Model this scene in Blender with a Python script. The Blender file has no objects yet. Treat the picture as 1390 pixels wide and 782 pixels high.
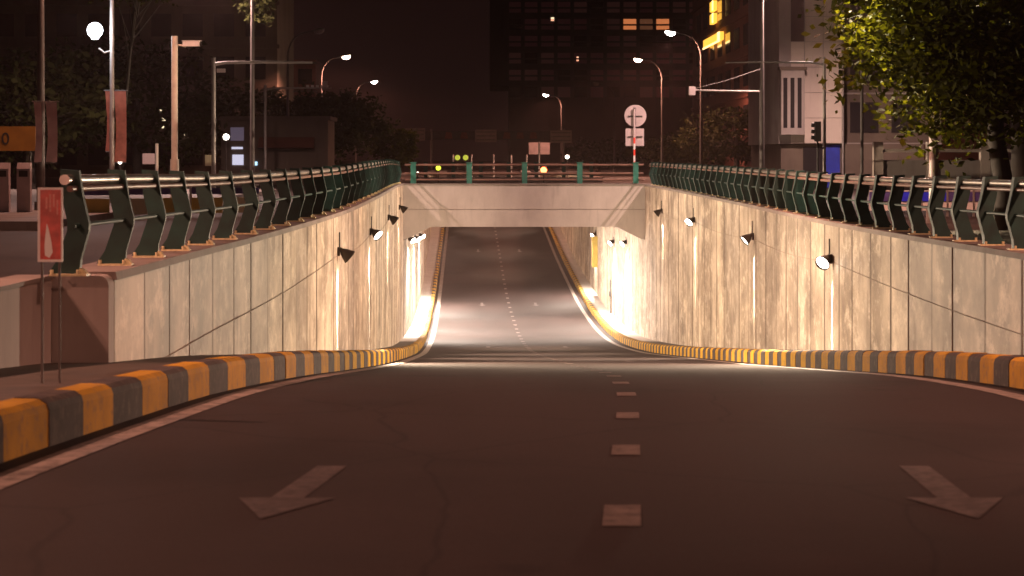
import bpy, math, random
from mathutils import Vector, Matrix
R = math.radians
random.seed(7)
SC = bpy.context.scene
COL = SC.collection

# ------------------------------------------------------------------ camera
FPX = 3000.0            # focal length in photo pixels (1390 wide)
HX, HY, ZC = 667.0, 216.0, 1.35
cd = bpy.data.cameras.new('camera')
cam = bpy.data.objects.new('camera', cd); COL.objects.link(cam)
cd.sensor_width = 36.0
cd.lens = 36.0 * FPX / 1390.0
cd.shift_x = (695.0 - HX) / 1390.0
cd.shift_y = -(391.0 - HY) / 1390.0
cd.clip_start = 0.1; cd.clip_end = 4000
cam.location = (0, 0, ZC); cam.rotation_euler = (R(90), 0, 0)
cd.dof.use_dof = True; cd.dof.focus_distance = 42.0; cd.dof.aperture_fstop = 4.5
SC.camera = cam

# ------------------------------------------------------------------ world (night, warm light pollution)
w = bpy.data.worlds.new('World'); SC.world = w; w.use_nodes = True
nt = w.node_tree; nt.nodes.clear()
sky = nt.nodes.new('ShaderNodeTexSky'); sky.sky_type = 'NISHITA'; sky.sun_disc = False
sky.sun_elevation = R(-4.0); sky.sun_rotation = R(160)
b1 = nt.nodes.new('ShaderNodeBackground'); b1.inputs[1].default_value = 0.05
tint = nt.nodes.new('ShaderNodeMix'); tint.data_type = 'RGBA'; tint.blend_type = 'MULTIPLY'; tint.inputs[0].default_value = 1.0
tint.inputs[7].default_value = (1.0, 0.45, 0.4, 1)
nt.links.new(sky.outputs[0], tint.inputs[6]); nt.links.new(tint.outputs[2], b1.inputs[0])
b2 = nt.nodes.new('ShaderNodeBackground'); b2.inputs[0].default_value = (1.0, 0.40, 0.36, 1); b2.inputs[1].default_value = 0.0075
ad = nt.nodes.new('ShaderNodeAddShader'); ow = nt.nodes.new('ShaderNodeOutputWorld')
nt.links.new(b1.outputs[0], ad.inputs[0]); nt.links.new(b2.outputs[0], ad.inputs[1]); nt.links.new(ad.outputs[0], ow.inputs[0])

SC.view_settings.view_transform = 'Standard'; SC.view_settings.look = 'None'
SC.view_settings.exposure = 0.0; SC.view_settings.gamma = 1.0; SC.view_settings.use_curve_mapping = False
SC.render.engine = 'CYCLES'
SC.cycles.use_denoising = True
SC.cycles.max_bounces = 6; SC.cycles.diffuse_bounces = 3; SC.cycles.glossy_bounces = 3
SC.cycles.sample_clamp_indirect = 4.0
SC.cycles.use_light_tree = True

# light colours and powers (for the lamps of the place and unseen added ones)
C_STREET = (1.0, 0.43, 0.29); C_WHITER = (1.0, 0.64, 0.55); P_STREET = 9000.0
C_WALL = (1.0, 0.75, 0.52)
C_TUN = (1.0, 0.82, 0.68)

# ------------------------------------------------------------------ helpers: tags, meshes
def link(o, parent=None):
    COL.objects.link(o)
    if parent is not None: o.parent = parent
    return o
def tag(o, label=None, cat=None, group=None, kind=None):
    if label: o['label'] = label
    if cat: o['category'] = cat
    if group: o['group'] = group
    if kind: o['kind'] = kind
    return o
def empty(name, loc=(0, 0, 0), rz=0.0):
    o = bpy.data.objects.new(name, None); COL.objects.link(o)
    o.location = loc; o.rotation_euler = (0, 0, rz); o.empty_display_size = 0.1
    return o
class MB:
    def __init__(s): s.v = []; s.f = []; s.sm = []
    def add(s, vs, fs, smooth=False):
        n = len(s.v); s.v += [tuple(p) for p in vs]
        for f in fs: s.f.append([i + n for i in f]); s.sm.append(smooth)
        return s
    def box(s, x0, x1, y0, y1, z0, z1):
        return s.add([(x0,y0,z0),(x1,y0,z0),(x1,y1,z0),(x0,y1,z0),(x0,y0,z1),(x1,y0,z1),(x1,y1,z1),(x0,y1,z1)],
                     [(0,3,2,1),(4,5,6,7),(0,1,5,4),(1,2,6,5),(2,3,7,6),(3,0,4,7)])
    def hexa(s, p):   # 8 corners, same order as box
        return s.add(p, [(0,3,2,1),(4,5,6,7),(0,1,5,4),(1,2,6,5),(2,3,7,6),(3,0,4,7)])
    def cyl(s, p0, p1, r0, r1=None, n=12, caps=True):
        r1 = r0 if r1 is None else r1
        p0 = Vector(p0); p1 = Vector(p1); d = (p1 - p0).normalized()
        a = d.orthogonal().normalized(); b = d.cross(a)
        vs = []
        for p, r in ((p0, r0), (p1, r1)):
            for k in range(n):
                t = 2 * math.pi * k / n
                vs.append(p + a * (r * math.cos(t)) + b * (r * math.sin(t)))
        s.add(vs, [(k, (k+1) % n, n + (k+1) % n, n + k) for k in range(n)], True)
        if caps:
            s.add(vs[:n], [tuple(reversed(range(n)))]); s.add(vs[n:], [tuple(range(n))])
        return s
    def tube(s, pts, r, n=10):
        pts = [Vector(p) for p in pts]; rr = r if isinstance(r, (list, tuple)) else [r] * len(pts)
        vs = []; up = None
        for i, p in enumerate(pts):
            d = (pts[min(i+1, len(pts)-1)] - pts[max(i-1, 0)]).normalized()
            a = d.orthogonal().normalized() if up is None else (up - d * up.dot(d)).normalized()
            up = a; b = d.cross(a)
            for k in range(n):
                t = 2 * math.pi * k / n
                vs.append(p + a * (rr[i] * math.cos(t)) + b * (rr[i] * math.sin(t)))
        fs = []
        for i in range(len(pts) - 1):
            for k in range(n):
                fs.append((i*n+k, i*n+(k+1) % n, (i+1)*n+(k+1) % n, (i+1)*n+k))
        s.add(vs, fs, True)
        s.add(vs[:n], [tuple(reversed(range(n)))]); s.add(vs[-n:], [tuple(range(n))])
        return s
    def lathe(s, prof, n=16, mat=None):   # prof: (r, z) list, revolved about z, mapped by mat
        mat = mat or Matrix()
        vs = []
        for r, z in prof:
            for k in range(n):
                t = 2 * math.pi * k / n
                vs.append(mat @ Vector((r * math.cos(t), r * math.sin(t), z)))
        fs = []
        for i in range(len(prof) - 1):
            for k in range(n):
                fs.append((i*n+k, i*n+(k+1) % n, (i+1)*n+(k+1) % n, (i+1)*n+k))
        return s.add(vs, fs, True)
    def prism(s, poly, axis, a, b):   # polygon extruded along an axis (poly in the two others)
        def P(p, t):
            if axis == 'y': return (p[0], t, p[1])
            if axis == 'x': return (t, p[0], p[1])
            return (p[0], p[1], t)
        n = len(poly)
        vs = [P(p, a) for p in poly] + [P(p, b) for p in poly]
        fs = [tuple(range(n)), tuple(reversed(range(n, 2*n)))] + [(i, n+i, n+(i+1) % n, (i+1) % n) for i in range(n)]
        return s.add(vs, fs)
    def mesh(s, name, m):
        me = bpy.data.meshes.new(name); me.from_pydata(s.v, [], s.f)
        me.polygons.foreach_set('use_smooth', s.sm)
        me.materials.append(m); me.update()
        return me
    def build(s, name, m, parent=None, fix=False):
        me = s.mesh(name, m)
        if fix:
            import bmesh
            bm = bmesh.new(); bm.from_mesh(me); bmesh.ops.recalc_face_normals(bm, faces=bm.faces); bm.to_mesh(me); bm.free()
        return link(bpy.data.objects.new(name, me), parent)
def inst(name, me, parent, loc=(0, 0, 0), rz=0.0, sc=None):
    o = bpy.data.objects.new(name, me); COL.objects.link(o); o.parent = parent
    o.location = loc; o.rotation_euler = (0, 0, rz)
    if sc: o.scale = sc
    return o
def copy_tree(o, parent=None):
    c = o.copy(); COL.objects.link(c); c.parent = parent
    for ch in list(o.children): copy_tree(ch, c)
    return c
def spot(name, parent, loc, target, power, col, cone, blend=0.5, radius=0.06):
    l = bpy.data.lights.new(name, 'SPOT'); l.energy = power; l.color = col; l.spot_size = R(cone); l.spot_blend = blend
    l.shadow_soft_size = radius
    o = bpy.data.objects.new(name, l); COL.objects.link(o); o.parent = parent; o.location = loc
    o.rotation_euler = (Vector(target) - Vector(loc)).to_track_quat('-Z', 'Y').to_euler()
    return o
def P(px, py, y):     # a measured photo position at a known distance
    return ((px - HX) / FPX * y, y, ZC - (py - HY) / FPX * y)
def tabf(tab):        # smooth (monotone hermite) interpolation of a table
    xs = [t[0] for t in tab]; ys = [t[1] for t in tab]; n = len(xs)
    d = [(ys[i+1]-ys[i])/(xs[i+1]-xs[i]) for i in range(n-1)]
    m = [d[0]] + [0.5*(d[i-1]+d[i]) for i in range(1, n-1)] + [d[-1]]
    for i in range(1, n-1):
        if d[i-1]*d[i] <= 0: m[i] = 0.0
    def f(x):
        if x <= xs[0]: return ys[0] + m[0]*(x-xs[0])*0
        if x >= xs[-1]: return ys[-1]
        i = max(k for k in range(n-1) if xs[k] <= x)
        h = xs[i+1]-xs[i]; t = (x-xs[i])/h
        return ((2*t**3-3*t*t+1)*ys[i] + (t**3-2*t*t+t)*h*m[i] + (-2*t**3+3*t*t)*ys[i+1] + (t**3-t*t)*h*m[i+1])
    return f

# ------------------------------------------------------------------ materials
def new_mat(name):
    m = bpy.data.materials.new(name); m.use_nodes = True
    t = m.node_tree; bs = t.nodes['Principled BSDF']
    return m, t, bs
def flat(name, col, rough=0.6, metal=0.0, spec=0.5, noise=0.0, nscale=8.0):
    m, t, bs = new_mat(name)
    bs.inputs['Roughness'].default_value = rough; bs.inputs['Metallic'].default_value = metal
    bs.inputs['Specular IOR Level'].default_value = spec
    bs.inputs['Base Color'].default_value = (*col, 1)
    if noise:
        N = t.nodes; L = t.links
        g = N.new('ShaderNodeNewGeometry'); no = N.new('ShaderNodeTexNoise'); no.inputs['Scale'].default_value = nscale; no.inputs['Detail'].default_value = 5
        L.new(g.outputs['Position'], no.inputs['Vector'])
        r = N.new('ShaderNodeValToRGB'); r.color_ramp.elements[0].position = 0.3; r.color_ramp.elements[1].position = 0.7
        r.color_ramp.elements[0].color = (*[c*(1-noise) for c in col], 1); r.color_ramp.elements[1].color = (*[min(1, c*(1+noise)) for c in col], 1)
        L.new(no.outputs['Fac'], r.inputs[0]); L.new(r.outputs[0], bs.inputs['Base Color'])
    return m
def emit(name, col, s):
    m, t, bs = new_mat(name)
    bs.inputs['Base Color'].default_value = (*[c*0.5 for c in col], 1)
    bs.inputs['Emission Color'].default_value = (*col, 1); bs.inputs['Emission Strength'].default_value = s
    return m
def mix_rgb(t, a, b, fac, blend='MIX'):
    n = t.nodes.new('ShaderNodeMix'); n.data_type = 'RGBA'; n.blend_type = blend
    for sock, v in ((n.inputs[0], fac), (n.inputs[6], a), (n.inputs[7], b)):
        if hasattr(v, 'is_output'): t.links.new(v, sock)
        elif isinstance(v, (tuple, list)): sock.default_value = (*v, 1) if len(v) == 3 else v
        else: sock.default_value = v
    return n.outputs[2]
def noise_at(t, scale3, scale=1.0, detail=5, rough=0.55, off=0.0):
    g = t.nodes.new('ShaderNodeNewGeometry'); mp = t.nodes.new('ShaderNodeMapping')
    mp.inputs['Scale'].default_value = scale3; mp.inputs['Location'].default_value = (off, off*1.7, off*0.6)
    n = t.nodes.new('ShaderNodeTexNoise'); n.inputs['Scale'].default_value = scale; n.inputs['Detail'].default_value = detail; n.inputs['Roughness'].default_value = rough
    t.links.new(g.outputs['Position'], mp.inputs['Vector']); t.links.new(mp.outputs[0], n.inputs['Vector'])
    return n.outputs['Fac']
def ramp(t, src, p0, p1, c0=(0,0,0), c1=(1,1,1)):
    r = t.nodes.new('ShaderNodeValToRGB'); e = r.color_ramp.elements
    e[0].position = p0; e[1].position = p1; e[0].color = (*c0, 1); e[1].color = (*c1, 1)
    t.links.new(src, r.inputs[0]); return r.outputs[0]
def bump(t, bs, src, strength=0.3, dist=0.01):
    b = t.nodes.new('ShaderNodeBump'); b.inputs['Strength'].default_value = strength; b.inputs['Distance'].default_value = dist
    t.links.new(src, b.inputs['Height']); t.links.new(b.outputs[0], bs.inputs['Normal'])

def concrete_wall():
    m, t, bs = new_mat('streaked concrete')
    streak = noise_at(t, (0.8, 0.36, 0.12), 2.0, 6, 0.55)
    fine = noise_at(t, (2.0, 0.95, 0.26), 2.0, 5, 0.6, 9.0)
    blot = noise_at(t, (0.5, 0.33, 0.55), 1.3, 6, 0.68, 3.0)
    spots = noise_at(t, (1.0, 0.55, 0.8), 3.0, 8, 0.75, 21.0)
    c = mix_rgb(t, (0.30, 0.25, 0.205), (0.53, 0.465, 0.395), ramp(t, streak, 0.38, 0.60))
    c = mix_rgb(t, c, (0.70, 0.64, 0.56), ramp(t, spots, 0.50, 0.64))
    c = mix_rgb(t, c, (0.19, 0.15, 0.125), ramp(t, fine, 0.62, 0.40, (0,0,0), (0.38,)*3))
    c = mix_rgb(t, c, ramp(t, blot, 0.33, 0.62, (0.50, 0.46, 0.43), (1.12, 1.08, 1.02)), 1.0, 'MULTIPLY')
    tcn = t.nodes.new('ShaderNodeTexCoord'); sx = t.nodes.new('ShaderNodeSeparateXYZ'); t.links.new(tcn.outputs['Generated'], sx.inputs[0])
    pp = t.nodes.new('ShaderNodeMath'); pp.operation = 'PINGPONG'; pp.inputs[1].default_value = 0.5; t.links.new(sx.outputs['Y'], pp.inputs[0])
    wob = t.nodes.new('ShaderNodeMath'); wob.operation = 'MULTIPLY_ADD'; wob.inputs[1].default_value = 0.09; t.links.new(fine, wob.inputs[0]); t.links.new(pp.outputs[0], wob.inputs[2])
    c = mix_rgb(t, (0.12, 0.085, 0.065), c, ramp(t, wob.outputs[0], 0.05, 0.10, (0.25,)*3, (1,1,1)))
    oi = t.nodes.new('ShaderNodeObjectInfo')
    c = mix_rgb(t, c, ramp(t, oi.outputs['Random'], 0.0, 1.0, (0.84, 0.83, 0.83), (1.1, 1.08, 1.03)), 1.0, 'MULTIPLY')
    t.links.new(c, bs.inputs['Base Color'])
    bs.inputs['Roughness'].default_value = 0.62; bs.inputs['Specular IOR Level'].default_value = 0.35
    bump(t, bs, spots, 0.5, 0.02)
    return m
def plaster(name, a, b, sc=1.0):
    m, t, bs = new_mat(name)
    n1 = noise_at(t, (0.8*sc, 0.8*sc, 0.5*sc), 1.5, 6, 0.6); n2 = noise_at(t, (5*sc, 5*sc, 0.6*sc), 1.5, 5, 0.6, 4.0)
    c = mix_rgb(t, a, b, ramp(t, n1, 0.3, 0.7)); c = mix_rgb(t, c, tuple(x*0.6 for x in a), ramp(t, n2, 0.55, 0.85, (0,0,0), (0.5,)*3))
    t.links.new(c, bs.inputs['Base Color']); bs.inputs['Roughness'].default_value = 0.75
    bump(t, bs, n2, 0.3, 0.01)
    return m
def asphalt(name, lo, hi, rmin, rmax):
    m, t, bs = new_mat(name)
    fine = noise_at(t, (1, 1, 1), 75.0, 3, 0.8); big = noise_at(t, (0.9, 0.10, 0.10), 1.2, 6, 0.6, 5.0)
    patch = noise_at(t, (0.35, 0.35, 0.35), 1.0, 6, 0.6, 13.0); oil = noise_at(t, (0.8, 0.5, 0.8), 2.3, 5, 0.6, 31.0)
    c = mix_rgb(t, lo, hi, ramp(t, big, 0.32, 0.68)); c = mix_rgb(t, c, tuple(x*2.6 for x in hi), ramp(t, fine, 0.56, 0.78, (0,0,0), (0.75,)*3))
    c = mix_rgb(t, c, tuple(x*0.5 for x in lo), ramp(t, fine, 0.30, 0.46, (0.7,)*3, (0,0,0)))
    c = mix_rgb(t, c, tuple(x*0.6 for x in lo), ramp(t, patch, 0.52, 0.72, (0,0,0), (0.7,)*3))
    c = mix_rgb(t, c, tuple(x*0.4 for x in lo), ramp(t, oil, 0.66, 0.74, (0,0,0), (0.6,)*3))
    g = t.nodes.new('ShaderNodeNewGeometry'); mp = t.nodes.new('ShaderNodeMapping'); mp.inputs['Scale'].default_value = (0.55, 0.30, 0.3)
    dn = t.nodes.new('ShaderNodeTexNoise'); dn.inputs['Scale'].default_value = 2.0; dn.inputs['Detail'].default_value = 5
    t.links.new(g.outputs['Position'], mp.inputs['Vector']); t.links.new(mp.outputs[0], dn.inputs['Vector'])
    wv = mix_rgb(t, mp.outputs[0], dn.outputs['Color'], 0.16)
    vo = t.nodes.new('ShaderNodeTexVoronoi'); vo.feature = 'DISTANCE_TO_EDGE'; vo.inputs['Scale'].default_value = 1.0; t.links.new(wv, vo.inputs['Vector'])
    crack = ramp(t, vo.outputs['Distance'], 0.002, 0.007, (0.55,)*3, (0,0,0))
    c = mix_rgb(t, c, tuple(x*0.3 for x in lo), crack)
    t.links.new(c, bs.inputs['Base Color'])
    r = t.nodes.new('ShaderNodeMapRange'); r.inputs[3].default_value = rmin; r.inputs[4].default_value = rmax
    t.links.new(big, r.inputs[0]); t.links.new(r.outputs[0], bs.inputs['Roughness'])
    bs.inputs['Specular IOR Level'].default_value = 0.16
    bump(t, bs, fine, 0.45, 0.006)
    return m
def worn_paint(name, col, under, amount=0.5, scale=6.0, rough=0.5, spec=0.15):
    m, t, bs = new_mat(name)
    n = noise_at(t, (1, 1, 1), scale, 8, 0.75); n2 = noise_at(t, (1, 1, 1), scale*0.25, 4, 0.5, 7.0)
    c = mix_rgb(t, col, tuple(x*0.75 for x in col), ramp(t, n2, 0.35, 0.65))
    c = mix_rgb(t, under, c, ramp(t, n, amount-0.12, amount+0.08))
    t.links.new(c, bs.inputs['Base Color']); bs.inputs['Roughness'].default_value = rough; bs.inputs['Specular IOR Level'].default_value = spec
    bump(t, bs, n, 0.25, 0.006)
    return m
def leaf_mat(name, a, b, trans=0.35):
    m, t, bs = new_mat(name)
    oi = noise_at(t, (1, 1, 1), 2.0, 3, 0.5)
    c = mix_rgb(t, a, b, ramp(t, oi, 0.35, 0.65))
    t.links.new(c, bs.inputs['Base Color']); bs.inputs['Roughness'].default_value = 0.8; bs.inputs['Specular IOR Level'].default_value = 0.15
    tr = t.nodes.new('ShaderNodeBsdfTranslucent'); t.links.new(c, tr.inputs[0])
    mx = t.nodes.new('ShaderNodeMixShader'); mx.inputs[0].default_value = trans
    out = t.nodes['Material Output']
    t.links.new(bs.outputs[0], mx.inputs[1]); t.links.new(tr.outputs[0], mx.inputs[2]); t.links.new(mx.outputs[0], out.inputs[0])
    return m

M = {}
M['wall'] = concrete_wall()
M['coping'] = plaster('coping concrete', (0.17, 0.14, 0.125), (0.27, 0.23, 0.205))
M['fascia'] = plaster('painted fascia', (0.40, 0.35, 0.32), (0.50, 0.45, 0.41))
M['block'] = plaster('dull concrete', (0.29, 0.245, 0.225), (0.38, 0.33, 0.305))
M['asphalt'] = asphalt('ramp asphalt', (0.021, 0.0140, 0.0130), (0.031, 0.0205, 0.0195), 0.72, 0.90)
M['street'] = asphalt('street asphalt', (0.034, 0.025, 0.022), (0.046, 0.034, 0.030), 0.6, 0.8)
M['dirt'] = plaster('gritty strip', (0.028, 0.021, 0.016), (0.07, 0.052, 0.04), 3.0)
M['marking'] = worn_paint('worn white road paint', (0.30, 0.25, 0.22), (0.045, 0.037, 0.033), 0.47, 8.0, 0.6)
M['dash'] = worn_paint('faded white dash paint', (0.17, 0.135, 0.12), (0.045, 0.034, 0.03), 0.47, 14.0, 0.6)
M['arrow'] = worn_paint('faded arrow paint', (0.125, 0.103, 0.098), (0.030, 0.022, 0.021), 0.5, 14.0, 0.6)
M['yellow'] = worn_paint('yellow kerb paint', (0.55, 0.31, 0.035), (0.22, 0.15, 0.08), 0.42, 9.0, 0.75, 0.05)
M['black'] = worn_paint('dark kerb paint', (0.085, 0.072, 0.070), (0.15, 0.125, 0.105), 0.42, 9.0, 0.75, 0.05)
M['green'] = flat('dark green railing paint', (0.007, 0.040, 0.033), 0.6, 0.0, 0.5, 0.35, 5.0)
M['green2'] = flat('bridge green paint', (0.03, 0.16, 0.12), 0.45, 0.0, 0.5, 0.3, 5.0)
M['steel'] = flat('dull steel rail', (0.55, 0.50, 0.46), 0.28, 0.85, 0.5, 0.2, 3.0)
M['rustrail'] = flat('brown painted rail', (0.20, 0.11, 0.085), 0.45, 0.2, 0.5, 0.3, 3.0)
M['foot'] = flat('galvanised foot', (0.62, 0.55, 0.32), 0.55, 0.0, 0.5, 0.2, 20.0)
M['lampbody'] = flat('dark lamp housing', (0.035, 0.026, 0.022), 0.45, 0.3)
M['cable'] = flat('black cable', (0.27, 0.22, 0.18), 0.8)
M['pole'] = flat('galvanised pole', (0.33, 0.30, 0.28), 0.45, 0.4, 0.5, 0.15, 4.0)
M['polewhite'] = flat('cream pole paint', (0.66, 0.60, 0.50), 0.45, 0.0, 0.5, 0.12, 4.0)
M['poledark'] = flat('dark pole paint', (0.10, 0.085, 0.08), 0.5, 0.2, 0.5, 0.2, 4.0)
M['white'] = flat('white paint', (0.72, 0.70, 0.68), 0.5, 0, 0.5, 0.08, 6.0)
M['red'] = flat('red paint', (0.55, 0.05, 0.035), 0.4, 0, 0.5, 0.15, 9.0)
M['signback'] = flat('sign back aluminium', (0.52, 0.42, 0.42), 0.55, 0.1, 0.5, 0.12, 3.0)
M['dark'] = flat('dark plastic', (0.03, 0.027, 0.026), 0.5)
M['blue'] = flat('blue paint', (0.03, 0.05, 0.42), 0.35, 0, 0.5, 0.15, 4.0)
M['yellowpanel'] = flat('yellow board paint', (0.62, 0.45, 0.11), 0.5, 0, 0.5, 0.15, 3.0)
M['tile'] = plaster('pale cladding', (0.55, 0.46, 0.40), (0.64, 0.55, 0.48), 0.6)
M['glass'] = flat('dark glass', (0.03, 0.026, 0.028), 0.08, 0.0, 0.8)
M['brownwall'] = plaster('dark rendered wall', (0.10, 0.07, 0.055), (0.16, 0.12, 0.09), 0.4)
M['towerwall'] = plaster('tower wall', (0.11, 0.085, 0.08), (0.15, 0.12, 0.11), 0.15)
M['redwall'] = plaster('dark red wall', (0.16, 0.055, 0.04), (0.22, 0.08, 0.055), 0.4)
M['bark'] = plaster('bark', (0.026, 0.019, 0.014), (0.05, 0.038, 0.027), 3.0)
M['leaf'] = leaf_mat('street tree leaves', (0.026, 0.027, 0.001), (0.050, 0.049, 0.002), 0.5)
M['leafdark'] = leaf_mat('dark tree leaves', (0.024, 0.027, 0.007), (0.042, 0.045, 0.011), 0.25)
M['lampwhite'] = emit('lamp lens pinkish white', (1.0, 0.86, 0.80), 60.0)
M['lampwarm'] = emit('lamp lens warm', (1.0, 0.74, 0.52), 50.0)
M['lampblue'] = emit('lamp globe bluish', (0.86, 0.92, 1.0), 14.0)
M['bulb'] = emit('wall lamp bulb', (1.0, 0.92, 0.82), 18.0)
M['amber'] = emit('amber sign face', (1.0, 0.50, 0.06), 1.6)
M['amberline'] = emit('amber sign stroke', (1.0, 0.66, 0.25), 2.6)
M['winorange'] = emit('lit orange window', (1.0, 0.30, 0.10), 0.55)
M['windim'] = emit('dim orange window', (0.8, 0.30, 0.14), 0.10)
M['winwhite'] = emit('lit shop window', (0.78, 0.78, 1.0), 0.75)
M['redlight'] = emit('red signal lens', (1.0, 0.13, 0.04), 12.0)
M['limelight'] = emit('lime signal lens', (0.75, 0.85, 0.05), 2.5)
M['smalllight'] = emit('small white lamp', (1.0, 0.9, 0.75), 8.0)
M['cyanlight'] = emit('cyan sign', (0.45, 0.75, 1.0), 1.6)

M['boardyellow'] = flat('ochre board paint', (0.24, 0.12, 0.02), 0.6, 0, 0.4, 0.2, 3.0)
M['signred'] = flat('red sign face', (0.50, 0.075, 0.06), 0.25, 0, 0.6, 0.35, 14.0)
M['strokes'] = flat('faded sign strokes', (0.58, 0.24, 0.20), 0.5, 0, 0.5, 0.3, 40.0)
M['redbright'] = flat('red pole band', (0.75, 0.05, 0.03), 0.4, 0, 0.5)
M['creamboard'] = flat('cream board', (0.70, 0.62, 0.42), 0.5, 0, 0.5, 0.1, 4.0)
M['bluedull'] = flat('dull blue board', (0.08, 0.06, 0.22), 0.5, 0, 0.5, 0.3, 6.0)
M['bluebright'] = flat('bright blue board', (0.03, 0.04, 0.80), 0.4)
M['pinkcloth'] = flat('pink cloth', (0.52, 0.33, 0.33), 0.8, 0, 0.3, 0.12, 5.0)
M['redcloth'] = flat('faded red cloth', (0.26, 0.10, 0.075), 0.8, 0, 0.3, 0.25, 6.0)
M['glassrefl'] = flat('reflective glass', (0.16, 0.12, 0.12), 0.12, 0.6, 0.8)
M['wincream'] = emit('small cream lit window', (1.0, 0.80, 0.50), 1.4)
M['windimwhite'] = emit('dim lilac shop window', (0.5, 0.42, 0.62), 0.12)
M['winglow'] = emit('faint window', (1.0, 0.38, 0.40), 0.004)  # glow added to unlit panes so the tower grid shows
M['winglow2'] = emit('faint window lighter', (1.0, 0.42, 0.36), 0.008)  # same added glow, a little stronger
M['limedim'] = emit('dim lime lens', (0.7, 0.75, 0.08), 0.7)

# ------------------------------------------------------------------ the underpass: plan and profile
drop_s = tabf([(-60,1.35),(-12,1.36),(0,1.385),(5,1.42),(9.2,1.48),(12.15,1.60),(15,1.75),(18,1.92),(21,2.13),(24,2.36),(30,2.87),(41,3.81),(46,4.22),(60,5.36),
               (75,6.53),(91,7.56),(100,7.92),(108,8.05),(116,8.04),(128,7.78),(152,6.78),(174,5.55),(200,4.0),(230,2.4),(255,1.55),(275,1.36),(300,1.35)])
Y0R, Y1R = -60, 290
GRID = [ZC - drop_s(y) for y in range(Y0R, Y1R + 1)]
def roadz(y):
    t = min(max(y - Y0R, 0), Y1R - Y0R - 1e-6); i = int(t); f = t - i
    return GRID[i] * (1 - f) + GRID[i+1] * f
XC = tabf([(-60,-4.0),(-20,-1.35),(0,-.06),(9.2,.544),(12.15,.74),(15,.925),(18,1.1),(21,1.23),(24,1.33),(30,1.43),(45,1.46),(60,1.42),(91,1.32),(110,1.12),(128,.87),(152,.6),(174,.3),(230,-.6),(290,-1.8)])
EL = tabf([(-60,-7.5),(-20,-4.6),(0,-2.95),(10.4,-2.32),(17.3,-2.08),(24,-1.85),(36,-1.78),(60,-2.0),(91,-2.5),(128,-2.98),(152,-3.25),(174,-3.48),(230,-4.3),(290,-5.4)])
ER = tabf([(-60,-.5),(-20,1.9),(0,3.0),(10,3.65),(17.3,4.18),(24,4.42),(31,4.55),(45,4.78),(60,4.92),(91,5.0),(128,4.74),(152,4.46),(174,4.2),(230,3.3),(290,2.1)])
KL = lambda y: EL(y) - 0.24
KR = lambda y: ER(y) + 0.36
WL = tabf([(4,-4.6),(14,-3.75),(20,-3.42),(27,-3.40),(33,-3.26),(40,-3.12),(48,-3.02),(58,-3.04),(70,-3.2),(80,-3.4),(91,-3.62),(110,-3.8),(128,-4.0),(152,-4.4),(174,-4.7),(230,-5.6),(290,-6.8)])
WR = tabf([(4,6.3),(15,6.45),(26,6.45),(60,6.47),(91,6.33),(128,5.9),(152,5.6),(174,5.4),(230,4.6),(290,3.4)])
CPL = tabf([(0,ZC-1.0),(20,ZC-1.02),(30,ZC-1.08),(45,ZC-1.06),(58,ZC-.98),(75,ZC-.93),(91,ZC-1.0),(128,ZC-1.05),(290,ZC-1.05)])
CPR = tabf([(0,ZC-1.1),(26,ZC-1.14),(40,ZC-1.19),(60,ZC-1.12),(91,ZC-1.05),(290,ZC-1.05)])
KH = 0.27
YB0, YB1 = 91.0, 128.0       # bridge front and back
YS = list(range(-60, 291, 1))

# ground: one sheet with the trench left open
mb = MB()
gy = [-400, -60] + list(range(-55, 16, 5)) + list(range(16, 91, 3)) + [91, 110, 128] + list(range(134, 290, 6)) + [290, 2000]
def edgeL(y): return WL(max(y, 4)) - 0.45 if y > 19 else KL(max(y, -60)) - (0.18 if y <= 2 else 0.18 + 1.75 * min(1, (y - 2) / 3.0))
def edgeR(y): return WR(max(y, 4)) + 0.45 if y > 15 else KR(max(y, -60)) + 0.18 + (0 if y < 4 else 1.0)
for a, b in zip(gy[:-1], gy[1:]):
    zl = zr = 0.0
    if b <= -60 or a >= 290 or (a >= 91 and b <= 128):
        mb.add([(-1500,a,0),(1500,a,0),(1500,b,0),(-1500,b,0)], [(0,1,2,3)])
    else:
        mb.add([(-1500,a,0),(edgeL(a),a,0),(edgeL(b),b,0),(-1500,b,0)], [(0,1,2,3)])
        mb.add([(edgeR(a),a,0),(1500,a,0),(1500,b,0),(edgeR(b),b,0)], [(0,1,2,3)])
ground = tag(mb.build('ground', M['street']), kind='structure')

# road sheet
mb = MB(); cols = 9
for y in YS:
    for k in range(cols):
        mb.v.append((KL(y) - 0.12 + (KR(y) - KL(y) + 0.24) * k / (cols - 1), y, roadz(y)))
n = len(YS)
for i in range(n - 1):
    for k in range(cols - 1):
        mb.f.append([i*cols+k, i*cols+k+1, (i+1)*cols+k+1, (i+1)*cols+k]); mb.sm.append(True)
road = tag(mb.build('road', M['asphalt']), kind='structure')
def road_strip(name, xl, xr, y0, y1, mat, lift=0.005):
    ys = sorted(set([y0, y1] + [float(y) for y in range(math.ceil(y0), math.floor(y1) + 1)]))
    m = MB()
    for y in ys: m.v += [(xl(y), y, roadz(y) + lift), (xr(y), y, roadz(y) + lift)]
    for i in range(len(ys) - 1): m.f.append([2*i, 2*i+1, 2*i+3, 2*i+2]); m.sm.append(True)
    return m.build(name, mat, road)
road_strip('edge_line', lambda y: EL(y) - 0.10, lambda y: EL(y) + 0.10, -20, 220, M['marking'])
road_strip('edge_line', lambda y: ER(y) - 0.09, lambda y: ER(y) + 0.09, -20, 220, M['marking'])
for k in range(-3, 66):
    yc = 9.17 + 2.97 * k
    road_strip('lane_dash', lambda y: XC(y) - 0.078, lambda y: XC(y) + 0.078, yc - 0.33, yc + 0.33, M['dash'])
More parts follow.
